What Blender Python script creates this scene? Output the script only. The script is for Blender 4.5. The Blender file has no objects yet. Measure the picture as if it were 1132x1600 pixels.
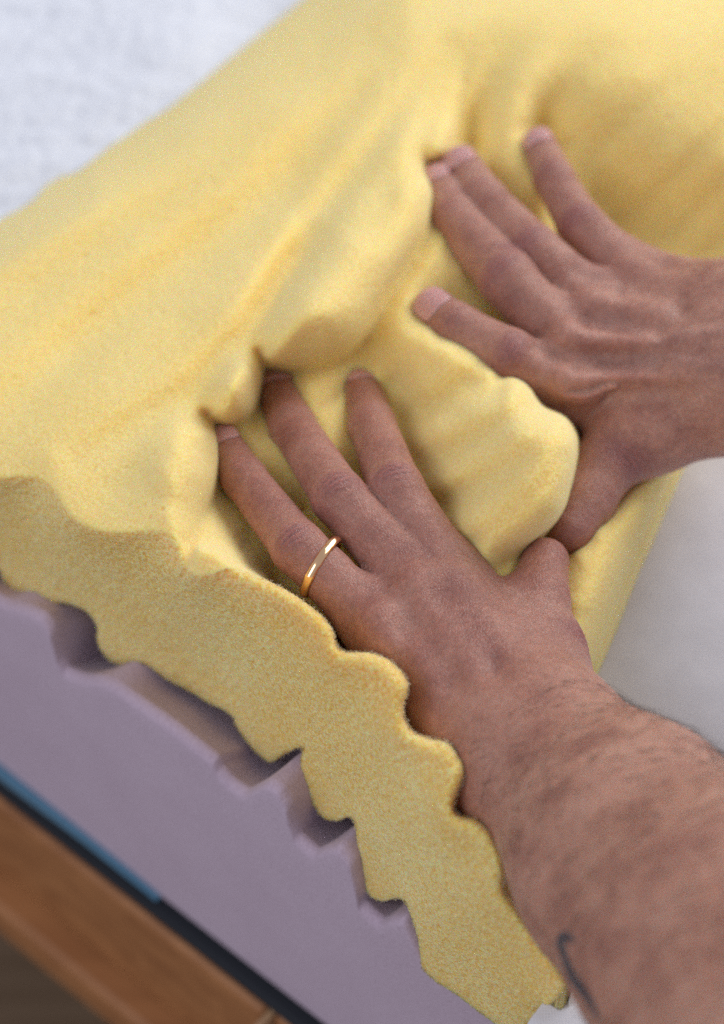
import bpy, bmesh, math, random
import numpy as np
from mathutils import Vector, Matrix
from math import radians, cos, sin, pi

rng = np.random.RandomState(7)
random.seed(7)
S = bpy.context.scene
COL = S.collection

# ------------------------------------------------------------------ camera, light, exposure
PITCH = radians(50)
FW = np.array([0, cos(PITCH), -sin(PITCH)])
UP = np.array([0, sin(PITCH), cos(PITCH)])
RT = np.array([1.0, 0, 0])
TARGET = np.array([0, 0, .05])
CAM = TARGET - .8 * FW
FPX, W, H = 3200.0, 1132.0, 1600.0

cd = bpy.data.cameras.new('camera')
cam = bpy.data.objects.new('camera', cd)
COL.objects.link(cam)
cam.location = CAM
cam.rotation_euler = (radians(90) - PITCH, 0, 0)
cd.sensor_fit = 'VERTICAL'
cd.sensor_height = 24.0
cd.lens = 24.0 * FPX / H
cd.clip_start, cd.clip_end = .01, 50
cd.dof.use_dof = True
cd.dof.focus_distance = .738
cd.dof.aperture_fstop = 2.7
S.camera = cam

world = bpy.data.worlds.new('World')
S.world = world
world.use_nodes = True
bg = world.node_tree.nodes['Background']
bg.inputs[0].default_value = (.93, .92, 1.0, 1)
bg.inputs[1].default_value = .44


def lamp(name, loc, target, size, size_y, power, color):
    l = bpy.data.lights.new(name, 'AREA')
    l.shape = 'RECTANGLE'
    l.size, l.size_y, l.energy, l.color = size, size_y, power, color
    o = bpy.data.objects.new(name, l)
    COL.objects.link(o)
    o.location = loc
    o.rotation_euler = (Vector(target) - Vector(loc)).to_track_quat('-Z', 'Y').to_euler()
    return o


lamp('window_light', (1.45, 1.35, 1.30), (0, 0, .05), 2.0, 1.5, 43, (1.0, .97, .93))
lamp('front_window_light', (-1.0, -1.0, 1.55), (0, 0, 0), 1.0, 1.0, 12, (.97, .97, 1.0))

S.view_settings.view_transform = 'Standard'
S.view_settings.look = 'None'
S.view_settings.exposure = 0
S.view_settings.gamma = 1
S.cycles.use_denoising = False
S.cycles.max_bounces = 8


# ------------------------------------------------------------------ helpers
def ray(u, v):
    u = np.asarray(u, float); v = np.asarray(v, float)
    return FW + ((u - W / 2) / FPX)[..., None] * RT - ((v - H / 2) / FPX)[..., None] * UP


def at(u, v, z):
    """the point of height z seen in direction (u, v)"""
    d = ray(u, v)
    t = (np.asarray(z, float) - CAM[2]) / d[..., 2]
    return CAM + t[..., None] * d


AZ = radians(39.8)                          # the bed's long side runs off at this angle
XB = np.array([cos(AZ), -sin(AZ), 0])
YB = np.array([sin(AZ), cos(AZ), 0])
ORG = at(340, 1195, 0.0)                    # a point on the mattress's upper front edge


def on_face(u, v, off=0.0):
    d = ray(u, v)
    t = ((ORG - CAM) @ YB - off) / (d @ YB)
    return CAM + t[..., None] * d


def bed(x, y, z):
    return ORG * np.array([1, 1, 0]) + x * XB + y * YB + np.array([0, 0, z])


def mesh_obj(name, verts, faces, mats, parent=None, smooth=True):
    me = bpy.data.meshes.new(name)
    verts = np.asarray(verts, np.float32)
    faces = np.asarray(faces, np.int32)
    n = faces.shape[1]
    me.vertices.add(len(verts)); me.vertices.foreach_set('co', verts.ravel())
    me.loops.add(faces.size); me.loops.foreach_set('vertex_index', faces.ravel())
    me.polygons.add(len(faces))
    me.polygons.foreach_set('loop_start', np.arange(len(faces), dtype=np.int32) * n)
    me.polygons.foreach_set('loop_total', np.full(len(faces), n, np.int32))
    me.polygons.foreach_set('use_smooth', np.full(len(faces), smooth))
    me.update(calc_edges=True); me.validate()
    if not isinstance(mats, (list, tuple)):
        mats = [mats]
    for m in mats:
        me.materials.append(m)
    o = bpy.data.objects.new(name, me)
    COL.objects.link(o)
    if parent:
        o.parent = parent
    return o


def attr(o, name, vals):
    a = o.data.attributes.new(name, 'FLOAT', 'POINT')
    a.data.foreach_set('value', np.asarray(vals, np.float32))


def tag(o, label=None, cat=None, group=None, kind=None):
    if label: o['label'] = label
    if cat: o['category'] = cat
    if group: o['group'] = group
    if kind: o['kind'] = kind
    return o


def empty(name, loc):
    o = bpy.data.objects.new(name, None)
    COL.objects.link(o)
    o.location = loc
    o.empty_display_size = .02
    return o


def reparent(child, parent):
    child.parent = parent
    child.matrix_parent_inverse = Matrix.Translation(-parent.location)


def seg_dist(px, py, pts, closed=False):
    """distance from each (px,py) to a polyline"""
    pts = np.asarray(pts, float)
    if closed:
        pts = np.vstack([pts, pts[:1]])
    best = np.full(px.shape, 1e18)
    for (ax, ay), (bx, by) in zip(pts[:-1], pts[1:]):
        dx, dy = bx - ax, by - ay
        L = dx * dx + dy * dy + 1e-12
        t = np.clip(((px - ax) * dx + (py - ay) * dy) / L, 0, 1)
        best = np.minimum(best, (px - ax - t * dx) ** 2 + (py - ay - t * dy) ** 2)
    return np.sqrt(best)


def inside(px, py, pts):
    pts = np.asarray(pts, float)
    r = np.zeros(px.shape, bool)
    for (ax, ay), (bx, by) in zip(pts, np.roll(pts, -1, 0)):
        if ay == by:
            continue
        c = ((ay > py) != (by > py)) & (px < (bx - ax) * (py - ay) / (by - ay) + ax)
        r ^= c
    return r


def spline(pts, n=6, closed=False):
    P = np.asarray(pts, float)
    N = len(P)
    out = []
    rngi = range(N) if closed else range(N - 1)
    for i in rngi:
        g = lambda k: P[k % N] if closed else P[min(max(k, 0), N - 1)]
        p0, p1, p2, p3 = g(i - 1), g(i), g(i + 1), g(i + 2)
        for s in range(n):
            t = s / n
            out.append(.5 * (2 * p1 + (p2 - p0) * t + (2 * p0 - 5 * p1 + 4 * p2 - p3) * t * t + (3 * p1 - p0 - 3 * p2 + p3) * t ** 3))
    if not closed:
        out.append(P[-1])
    return np.array(out)


def rbf(ctrl, qx, qy):
    """smooth interpolation through control points (x, y, value)"""
    c = np.asarray(ctrl, float)
    s = 100.0
    X, Y = c[:, 0] / s, c[:, 1] / s
    R = np.hypot(X[:, None] - X, Y[:, None] - Y)
    n = len(c)
    A = np.zeros((n + 3, n + 3))
    A[:n, :n] = -R - 1e-3 * np.eye(n) * 0
    Pm = np.stack([np.ones(n), X, Y], 1)
    A[:n, n:] = Pm; A[n:, :n] = Pm.T
    w = np.linalg.lstsq(A, np.r_[c[:, 2], 0, 0, 0], rcond=None)[0]
    qx = qx / s; qy = qy / s
    out = w[n] + w[n + 1] * qx + w[n + 2] * qy
    for i in range(n):
        out = out - w[i] * np.hypot(qx - X[i], qy - Y[i])
    return out


def fnoise(shape, scale, seed, aniso=(1, 1), angle=0.0):
    """smooth random field, unit deviation; scale in grid cells"""
    r = np.random.RandomState(seed)
    f = np.fft.rfft2(r.randn(*shape))
    ky = np.fft.fftfreq(shape[0])[:, None]
    kx = np.fft.rfftfreq(shape[1])[None]
    a = kx * cos(angle) + ky * sin(angle)
    b = -kx * sin(angle) + ky * cos(angle)
    f *= np.exp(-2 * (pi * scale) ** 2 * ((a * aniso[0]) ** 2 + (b * aniso[1]) ** 2) / 4)
    o = np.fft.irfft2(f, shape)
    return (o - o.mean()) / (o.std() + 1e-12)


def blur(z, s):
    """gaussian blur with reflecting borders, s in grid cells"""
    r = int(3 * s) + 1
    k = np.exp(-.5 * (np.arange(-r, r + 1) / s) ** 2); k /= k.sum()
    for ax in (0, 1):
        pad = [(0, 0), (0, 0)]; pad[ax] = (r, r)
        p = np.pad(z, pad, mode='edge')
        z = sum(k[i] * (p[i:i + z.shape[0], :] if ax == 0 else p[:, i:i + z.shape[1]]) for i in range(2 * r + 1))
    return z


def smax(a, b, k):
    h = np.maximum(k - np.abs(a - b), 0) / k
    return np.maximum(a, b) + h * h * k * .25


# ------------------------------------------------------------------ materials
def mat(name):
    m = bpy.data.materials.new(name)
    m.use_nodes = True
    nt = m.node_tree
    b = nt.nodes['Principled BSDF']
    return m, nt, b


def N(nt, t, **kw):
    n = nt.nodes.new(t)
    for k, v in kw.items():
        if k in n.inputs:
            n.inputs[k].default_value = v
        else:
            setattr(n, k, v)
    return n


def ramp(nt, src, stops):
    r = nt.nodes.new('ShaderNodeValToRGB')
    e = r.color_ramp.elements
    while len(e) > 1:
        e.remove(e[-1])
    e[0].position, e[0].color = stops[0][0], (*stops[0][1], 1)
    for p, c in stops[1:]:
        x = e.new(p); x.color = (*c, 1)
    nt.links.new(src, r.inputs[0])
    return r.outputs[0]


def mixc(nt, fac, a, b, mode='MIX'):
    m = nt.nodes.new('ShaderNodeMix')
    m.data_type = 'RGBA'; m.blend_type = mode
    for s, v in ((0, fac), (6, a), (7, b)):
        if hasattr(v, 'links'):
            nt.links.new(v, m.inputs[s])
        elif s == 0:
            m.inputs[0].default_value = v
        else:
            m.inputs[s].default_value = (*v, 1)
    return m.outputs[2]


def math_(nt, op, a, b=0.0):
    m = nt.nodes.new('ShaderNodeMath'); m.operation = op
    for i, v in enumerate((a, b)):
        if hasattr(v, 'links'):
            nt.links.new(v, m.inputs[i])
        else:
            m.inputs[i].default_value = v
    return m.outputs[0]


def bump(nt, b, h, strength, dist, prev=None):
    n = N(nt, 'ShaderNodeBump', Strength=strength, Distance=dist)
    nt.links.new(h, n.inputs['Height'])
    if prev:
        nt.links.new(prev, n.inputs['Normal'])
    nt.links.new(n.outputs[0], b.inputs['Normal'])
    return n.outputs[0]


def foam_mat(name, c0, c1, k0, k1, cells, sss, bstr=.6, sheen=.0, top_relief=.25):
    """c0..c1: the skin of the sheet, k0..k1: where it has been cut open"""
    m, nt, b = mat(name)
    tc = N(nt, 'ShaderNodeTexCoord')
    vo = N(nt, 'ShaderNodeTexVoronoi', Scale=cells)
    n1 = N(nt, 'ShaderNodeTexNoise', Scale=cells * .6, Detail=3.0)
    n2 = N(nt, 'ShaderNodeTexNoise', Scale=cells * .02, Detail=2.0)
    for n in (vo, n1, n2):
        nt.links.new(tc.outputs['Object'], n.inputs['Vector'])
    f = math_(nt, 'ADD', n1.outputs[0], math_(nt, 'MULTIPLY', math_(nt, 'SUBTRACT', n2.outputs[0], .5), .3))
    a = N(nt, 'ShaderNodeAttribute', attribute_name='cut')
    top = ramp(nt, f, [(.30, c0), (.60, c1)])
    cutc = ramp(nt, f, [(.34, k0), (.66, k1)])
    nt.links.new(mixc(nt, a.outputs['Fac'], top, cutc), b.inputs['Base Color'])
    b.inputs['Roughness'].default_value = .95
    b.inputs['Specular IOR Level'].default_value = .08
    b.inputs['Subsurface Weight'].default_value = 1.0 if sss else 0
    b.inputs['Subsurface Radius'].default_value = (1.0, .62, .22)
    b.inputs['Subsurface Scale'].default_value = sss
    b.inputs['Sheen Weight'].default_value = sheen
    b.inputs['Sheen Roughness'].default_value = .6
    hgt = math_(nt, 'ADD', math_(nt, 'MULTIPLY', vo.outputs['Distance'], .8), math_(nt, 'MULTIPLY', n1.outputs[0], .9))
    bs = math_(nt, 'MULTIPLY_ADD', a.outputs['Fac'], 1 - top_relief)
    nt.nodes[-1].inputs[2].default_value = top_relief
    hgt = math_(nt, 'MULTIPLY', hgt, bs)
    bump(nt, b, hgt, bstr, .0011)
    return m


M_YELLOW = foam_mat('yellow_foam', (.86, .65, .22), (.91, .735, .315), (.85, .53, .13), (.97, .80, .37), 1200, .006, .8)
M_LAV = foam_mat('lavender_foam', (.46, .36, .47), (.53, .43, .55), (.3, .2, .3), (.4, .3, .4), 1500, 0, .3, .15, 1.0)


def skin_mat():
    m, nt, b = mat('skin')
    tc = N(nt, 'ShaderNodeTexCoord')
    big = N(nt, 'ShaderNodeTexNoise', Scale=55.0, Detail=4.0, Roughness=.6)
    fine = N(nt, 'ShaderNodeTexNoise', Scale=420.0, Detail=3.0)
    cr = N(nt, 'ShaderNodeTexVoronoi', Scale=900.0, feature='DISTANCE_TO_EDGE')
    crw = N(nt, 'ShaderNodeTexVoronoi', Scale=330.0, feature='DISTANCE_TO_EDGE')
    for n in (big, fine, cr, crw):
        nt.links.new(tc.outputs['Object'], n.inputs['Vector'])
    col = ramp(nt, big.outputs[0], [(.30, (.35, .165, .125)), (.5, (.49, .26, .19)), (.70, (.57, .33, .25))])
    red = N(nt, 'ShaderNodeAttribute', attribute_name='redness')
    col = mixc(nt, red.outputs['Fac'], col, (.31, .12, .118))
    vein = N(nt, 'ShaderNodeAttribute', attribute_name='vein')
    col = mixc(nt, vein.outputs['Fac'], col, (.27, .19, .19))
    fr = ramp(nt, fine.outputs[0], [(.3, (.86, .84, .84)), (.7, (1.08, 1.06, 1.06))])
    col = mixc(nt, 1.0, col, fr, 'MULTIPLY')
    ink = N(nt, 'ShaderNodeAttribute', attribute_name='ink')
    col = mixc(nt, ink.outputs['Fac'], col, (.05, .065, .085))
    nt.links.new(col, b.inputs['Base Color'])
    b.inputs['Roughness'].default_value = .42
    b.inputs['Specular IOR Level'].default_value = .5
    b.inputs['Subsurface Weight'].default_value = 1.0
    b.inputs['Subsurface Radius'].default_value = (1.0, .42, .25)
    b.inputs['Subsurface Scale'].default_value = .0035
    h = math_(nt, 'MINIMUM', cr.outputs['Distance'], .25)
    h2 = math_(nt, 'MINIMUM', crw.outputs['Distance'], .12)
    h = math_(nt, 'ADD', h, math_(nt, 'MULTIPLY', h2, 2.0))
    h = math_(nt, 'ADD', h, math_(nt, 'MULTIPLY', fine.outputs[0], .5))
    bump(nt, b, h, .6, .0008)
    return m


M_SKIN = skin_mat()


def simple(name, col, rough=.6, metal=0.0, spec=.5, sss=0):
    m, nt, b = mat(name)
    b.inputs['Base Color'].default_value = (*col, 1)
    b.inputs['Roughness'].default_value = rough
    b.inputs['Metallic'].default_value = metal
    b.inputs['Specular IOR Level'].default_value = spec
    if sss:
        b.inputs['Subsurface Weight'].default_value = 1
        b.inputs['Subsurface Scale'].default_value = sss
        b.inputs['Subsurface Radius'].default_value = (1, .5, .4)
    return m


M_NAIL = simple('fingernail', (.60, .34, .33), .18, 0, .5, .001)
M_GOLD = simple('gold', (.95, .62, .36), .16, 1.0)
M_HAIR = simple('body_hair', (.05, .03, .022), .5)


def cloth_mat(name, c, weave, crinkle):
    m, nt, b = mat(name)
    tc = N(nt, 'ShaderNodeTexCoord')
    w1 = N(nt, 'ShaderNodeTexWave', Scale=weave, Distortion=2.5, Detail=2.0)
    w1.bands_direction = 'X'
    w2 = N(nt, 'ShaderNodeTexWave', Scale=weave, Distortion=2.5, Detail=2.0)
    w2.bands_direction = 'Y'
    nz = N(nt, 'ShaderNodeTexNoise', Scale=90.0, Detail=4.0)
    for n in (w1, w2, nz):
        nt.links.new(tc.outputs['Object'], n.inputs['Vector'])
    col = ramp(nt, nz.outputs[0], [(.3, tuple(x * .93 for x in c)), (.7, c)])
    nt.links.new(col, b.inputs['Base Color'])
    b.inputs['Roughness'].default_value = .9
    b.inputs['Specular IOR Level'].default_value = .15
    b.inputs['Sheen Weight'].default_value = .2
    h = math_(nt, 'ADD', w1.outputs['Fac'], w2.outputs['Fac'])
    h = math_(nt, 'ADD', h, math_(nt, 'MULTIPLY', nz.outputs[0], crinkle))
    bump(nt, b, h, .22, .0006)
    return m


M_MUSLIN = cloth_mat('muslin', (.76, .81, .92), 260, 3.0)
M_SHEET = cloth_mat('cotton_sheet', (.72, .73, .80), 300, 1.0)
M_BLUE = cloth_mat('blue_fabric', (.09, .21, .33), 300, 1.0)
M_BLACK = simple('gap_shadow_black', (.008, .012, .02), .8)  # near-black colour that stands in for shade in the gap above the rail


def wood_mat(name, c0, c1, rough=.5):
    m, nt, b = mat(name)
    tc = N(nt, 'ShaderNodeTexCoord')
    mp = N(nt, 'ShaderNodeMapping')
    mp.inputs['Rotation'].default_value = (0, 0, AZ)
    mp.inputs['Scale'].default_value = (4, 60, 60)
    nz = N(nt, 'ShaderNodeTexNoise', Scale=1.0, Detail=5.0, Distortion=.6)
    nt.links.new(tc.outputs['Object'], mp.inputs[0])
    nt.links.new(mp.outputs[0], nz.inputs['Vector'])
    nt.links.new(ramp(nt, nz.outputs[0], [(.3, c0), (.7, c1)]), b.inputs['Base Color'])
    b.inputs['Roughness'].default_value = rough
    bump(nt, b, nz.outputs[0], .2, .001)
    return m


M_WOOD = wood_mat('bed_wood', (.29, .115, .04), (.42, .185, .07))
M_WOOD2 = wood_mat('pale_wood', (.42, .25, .13), (.52, .33, .19))
M_FLOOR = wood_mat('floor_wood', (.14, .09, .055), (.22, .15, .10), .4)

# ------------------------------------------------------------------ yellow foam
STEP = 2.0
us = np.arange(-130, 1261, STEP)
vs = np.arange(-130, 1721, STEP)
U, V = np.meshgrid(us, vs)

BORDER = spline([(-150, 452), (-60, 388), (0, 343), (30, 327), (55, 310), (72, 290), (95, 276), (118, 270), (150, 246), (190, 214),
                 (215, 196), (250, 178), (300, 140), (380, 74), (430, 34), (470, 2), (540, -60), (640, -150)], 4)
RIGHT = spline([(1280, 470), (1160, 610), (1090, 690), (1060, 738), (1035, 790), (1002, 862), (968, 950), (935, 1035), (915, 1075),
                (925, 1150), (965, 1300), (965, 1430), (930, 1490), (893, 1530)], 4)
BOT = np.array([(893, 1530), (868, 1562), (835, 1597), (806, 1630), (790, 1614), (745, 1578), (700, 1546), (676, 1530), (660, 1510), (653, 1470), (643, 1434),
                (634, 1412), (622, 1403), (600, 1408), (582, 1403), (568, 1384), (560, 1350), (557, 1305), (552, 1282), (543, 1277),
                (525, 1283), (507, 1279), (492, 1262), (478, 1240), (468, 1215), (471, 1186), (473, 1169), (462, 1170), (446, 1178), (424, 1192),
                (410, 1184), (396, 1172), (380, 1152), (368, 1134), (363, 1119), (330, 1100), (297, 1081), (270, 1067), (248, 1053), (230, 1040), (212, 1037),
                (196, 1042), (176, 1036), (160, 1020), (153, 1004), (151, 980), (142, 964), (132, 954), (118, 947), (99, 943), (80, 946), (60, 944),
                (36, 939), (20, 930), (8, 914), (0, 894), (-12, 878), (-50, 868), (-90, 840), (-150, 812)], float)
BOT = spline(BOT, 3)
LIP = spline([(-150, 700), (-90, 712), (-40, 738), (0, 747), (30, 744), (64, 747), (86, 768), (104, 798), (124, 816), (150, 827), (180, 832), (213, 830),
              (248, 829), (270, 838), (284, 857), (292, 884), (306, 899), (330, 898), (356, 889), (385, 893), (445, 920), (495, 955), (519, 982),
              (526, 1006), (540, 1018), (580, 1020), (612, 1034), (638, 1067), (631, 1105), (634, 1126), (648, 1144), (672, 1153), (702, 1160), (722, 1185),
              (728, 1205), (722, 1226), (711, 1255), (715, 1272), (747, 1281), (770, 1302), (790, 1340), (791, 1365), (787, 1388), (803, 1412),
              (835, 1450), (893, 1530)], 4)
r2 = np.random.RandomState(3)
BOT = BOT + r2.randn(*BOT.shape) * np.array([.5, .5])
DOMAIN = np.vstack([BORDER, [(1280, -150)], RIGHT, BOT[1:]])
FACE = np.vstack([LIP, BOT[1:]])

in_dom = inside(U, V, DOMAIN)
in_face = inside(U, V, FACE)
d_lip = seg_dist(U, V, LIP)
BL = spline([(-150, 452), (0, 345), (150, 245), (300, 139), (470, 0), (640, -150)], 8)
d_border = np.clip((V - np.interp(U, BL[:, 0], BL[:, 1])) * .80, 0, None)
d_right = seg_dist(U, V, RIGHT)
d_bot = seg_dist(U, V, BOT)
in_face |= (d_bot < 4) & ~in_dom

# the cut front face: its lower rim hangs just in front of the mattress
bot_pts = BOT[::4]
bz = on_face(bot_pts[:, 0], bot_pts[:, 1], np.interp(bot_pts[:, 0], [-150, 150, 300, 430, 520, 580, 650, 900], [-.010, -.012, -.020, -.017, -.011, -.004, .003, .005]) + 0 * bot_pts[:, 0])
bot_z = np.clip(bz[:, 2], -.06, .06)
LIP_Z = [(-150, 700, .080), (0, 747, .085), (64, 747, .088), (104, 798, .090), (180, 832, .094), (250, 830, .098), (284, 857, .099), (306, 899, .095),
         (385, 893, .101), (445, 920, .104), (519, 982, .103), (560, 1020, .102), (612, 1034, .103), (631, 1105, .097), (702, 1160, .090), (722, 1226, .088),
         (715, 1272, .082), (770, 1302, .082), (790, 1365, .072), (835, 1450, .047), (893, 1530, .036)]
lz = rbf(LIP_Z, LIP[:, 0], LIP[:, 1])
face_ctrl = [(x, y, z) for (x, y), z in zip(bot_pts, bot_z)] + [(x, y, z) for (x, y), z in zip(LIP[::3], lz[::3])]
zf = rbf(face_ctrl, U, V)
zf = blur(zf, 2.5)
sil = np.clip((U - 330) / 90, 0, 1); sil = sil * sil * (3 - 2 * sil)


def rounddrop(d, w):
    return 1 - np.sqrt(np.clip(1 - (1 - np.clip(d / w, 0, 1)) ** 2, 0, 1))


zf = zf - sil * .014 * rounddrop(d_lip, 26) - .004 * rounddrop(d_bot, 14)

END_HI = (1260, -101, .085)
TOP = [
    (-130, 440, .078), (0, 340, .08), (200, 210, .08), (470, 0, .08), (620, -120, .082),
    (-100, 560, .083), (0, 550, .086), (100, 420, .085), (200, 350, .085), (300, 200, .085), (420, 150, .086), (600, 0, .086),
    (-80, 660, .086), (60, 650, .089), (180, 560, .090), (150, 700, .094), (80, 715, .092), (200, 760, .094), (280, 500, .088), (400, 380, .089), (330, 430, .088),
    (520, 260, .090), (470, 330, .089), (620, 120, .090), (560, 150, .088), (750, 20, .090), (900, -20, .092), (1132, -40, .088), (1260, -100, .085),
    END_HI,
    # strips left between the fingers of the lower hand
    (350, 800, .066), (335, 770, .066), (385, 850, .064), (425, 905, .058), (400, 720, .067), (375, 680, .066), (345, 690, .060), (365, 720, .062), (430, 690, .066), (450, 770, .060), (470, 800, .055),
    (500, 650, .068), (480, 605, .070), (520, 700, .066), (545, 750, .058), (440, 590, .058), (420, 600, .054), (560, 600, .057), (570, 572, .064), (590, 590, .065),
    (610, 600, .060), (630, 650, .058), (650, 710, .059), (680, 790, .068), (720, 850, .070), (760, 915, .064), (780, 900, .066), (820, 860, .062),
    (650, 900, .046), (700, 1000, .042), (590, 980, .044), (800, 1000, .044), (860, 930, .052), (850, 1100, .040), (892, 1000, .056), (895, 940, .060), (888, 890, .056),
    (660, 1080, .046), (740, 1200, .040), (800, 1200, .036), (735, 1250, .046), (760, 1275, .046), (810, 1390, .042), (850, 1350, .040), (820, 1400, .040), (900, 1480, .030), (540, 1000, .048), (460, 905, .052),
    # the roll on the far side of the thumbs
    (930, 900, .061), (970, 850, .060), (910, 960, .057), (1000, 790, .060), (1050, 745, .058), (905, 865, .060), (920, 1040, .050), (935, 830, .060),
    # under and round the upper hand
    (600, 520, .078), (640, 470, .084), (668, 484, .074), (700, 500, .072), (660, 400, .086), (690, 380, .084), (640, 530, .086), (668, 520, .088), (700, 546, .090), (735, 568, .091), (768, 588, .092), (720, 420, .080), (760, 480, .070), (700, 355, .082), (740, 400, .072),
    (745, 300, .060), (800, 340, .060), (850, 350, .062), (870, 300, .062), (800, 260, .074), (780, 210, .078), (745, 190, .078), (755, 240, .072), (845, 205, .072), (820, 180, .084), (830, 230, .078), (842, 290, .071), (715, 250, .072), (690, 280, .076), (682, 262, .080), (840, 230, .071),
    (700, 130, .090), (770, 120, .088), (860, 140, .088), (840, 110, .091), (920, 130, .091), (900, 210, .072), (880, 240, .068), (950, 250, .064), (1000, 285, .058), (930, 310, .048), (960, 345, .040), (1050, 400, .040), (1132, 425, .036), (1260, 440, .046),
    (1132, 250, .078), (1050, 245, .074), (1050, 330, .048), (1132, 340, .050), (1132, 110, .089), (1000, 120, .092), (1240, 200, .080),
    (800, 560, .060), (900, 560, .045), (1000, 600, .036), (1100, 560, .036), (950, 690, .032), (860, 490, .050), (900, 760, .028), (885, 810, .030), (930, 740, .028), (975, 715, .030), (870, 850, .036),
]
left_lip = [(x, y, z) for (x, y), z in zip(LIP, lz) if x < 372][::3]
zt = rbf(TOP + left_lip, U, V)


def pillow(z, poly, top, w, drop, k, n=5):
    """a soft swelling of foam with a rounded edge; top = [(u, v, height)...]"""
    P = spline(poly, n, closed=True)
    ins = inside(U, V, P)
    d = seg_dist(U, V, P, True)
    if len(top) >= 3:
        t = np.asarray(top, float)
        c = np.linalg.lstsq(np.c_[t[:, :2], np.ones(len(t))], t[:, 2], rcond=None)[0]
        tz = c[0] * U + c[1] * V + c[2]
    else:
        tz = top[0]
    b = np.where(ins, tz - drop * rounddrop(d, w), -1)
    return np.where(ins, smax(z, b, k), z)


# the mass left of the fingertips: lobes that swell over them and end in a rounded overhang
HI = [(U0_, V0_, z0_) for U0_, V0_, z0_ in TOP[:TOP.index(END_HI)]] + [
    (250, 700, .100), (300, 740, .104), (290, 690, .102), (270, 800, .102), (310, 800, .102), (250, 640, .096),
    (370, 600, .104), (390, 560, .104), (345, 620, .102), (350, 540, .098),
    (480, 500, .114), (540, 480, .112), (440, 540, .114), (500, 560, .116), (600, 400, .106), (640, 330, .104), (660, 280, .104), (560, 400, .107), (430, 450, .100),
    (690, 200, .099), (665, 225, .100), (700, 130, .093), (770, 60, .089), (740, 160, .090), (700, 380, .098), (600, 500, .104)]
zh = rbf(HI + left_lip, U, V)
#        u, v, depth of the overhang's shoulder, its width
EDGE = [(292, 890, .012, 14), (299, 860, .02, 24), (311, 836, .030, 50), (322, 804, .038, 80), (335, 774, .042, 105), (345, 740, .044, 115), (346, 702, .042, 100), (337, 668, .036, 70),
        (322, 648, .026, 60), (336, 661, .040, 55), (363, 665, .044, 72), (391, 649, .046, 72), (405, 620, .046, 66), (411, 582, .044, 54), (405, 550, .026, 60),
        (414, 571, .048, 80), (450, 581, .058, 135), (500, 575, .058, 145), (540, 557, .048, 120), (575, 514, .030, 80), (620, 440, .022, 60), (668, 360, .022, 56), (690, 312, .042, 90), (685, 284, .042, 80),
        (676, 266, .034, 60), (690, 258, .034, 60), (706, 240, .034, 66), (716, 208, .028, 70), (720, 175, .018, 70), (728, 130, .006, 70), (745, 60, .0, 60), (770, -60, .0, 60), (780, -150, .0, 60)]
ES = spline(EDGE, 8)
HIPOLY = np.vstack([ES[:, :2], [(-160, -160)], [(-160, 700)], LIP[:int(np.argmin(np.hypot(LIP[:, 0] - 292, LIP[:, 1] - 884)))]])
hi_in = inside(U, V, HIPOLY)
bd = np.full(U.shape, 1e18); e_drop = np.zeros(U.shape); e_w = np.ones(U.shape)
for (ex, ey, edp, ew) in ES:
    d2 = (U - ex) ** 2 + (V - ey) ** 2
    m_ = d2 < bd
    bd[m_] = d2[m_]; e_drop[m_] = edp; e_w[m_] = ew
e_drop = blur(e_drop, 7); e_w = blur(e_w, 9)
d_edge = seg_dist(U, V, ES[:, :2])
zhi = zh - e_drop * rounddrop(d_edge, e_w)
fade = np.clip((V + 20) / 150, 0, 1)
zt = np.where(hi_in, zhi, np.where(V < 130, zt * fade + zh * (1 - fade), zt))
zt = pillow(zt, [(296, 875), (302, 853), (322, 849), (350, 862), (380, 886), (420, 906), (400, 915), (320, 905)], [(320, 875, .100), (360, 885, .099), (300, 890, .098)], 14, .012, .003)
zt = pillow(zt, [(598, 560), (630, 500), (655, 475), (668, 512), (700, 546), (745, 570), (775, 588), (800, 581), (828, 600), (850, 632), (885, 650), (903, 680),
                 (905, 712), (895, 762), (880, 805), (850, 838), (800, 875), (755, 908), (700, 860), (660, 790), (625, 690)],
            [(650, 640, .064), (840, 660, .106), (800, 820, .100), (690, 540, .095)], 70, .042, .014)


def groove(z, pts, amp, w, taper=True):
    P = spline(pts, 6)
    d = seg_dist(U, V, P)
    e = 1.0
    if taper:
        a, b = np.array(pts[0], float), np.array(pts[-1], float)
        L = np.linalg.norm(b - a)
        t = ((U - a[0]) * (b - a)[0] + (V - a[1]) * (b - a)[1]) / L ** 2
        e = np.clip(np.minimum(t + .1, 1.1 - t) / .35, 0, 1)
        if w < 31 and amp >= .0079 and L < 260:      # a crease that runs out from a fingertip
            e = np.clip((t + .2) / .2, 0, 1) * np.clip(1 - t, 0, 1) ** 1.3
            w = w * (1 + .9 * np.clip(t, 0, 1))
    return z - amp * e * np.exp(-(d / w) ** 2)


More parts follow.
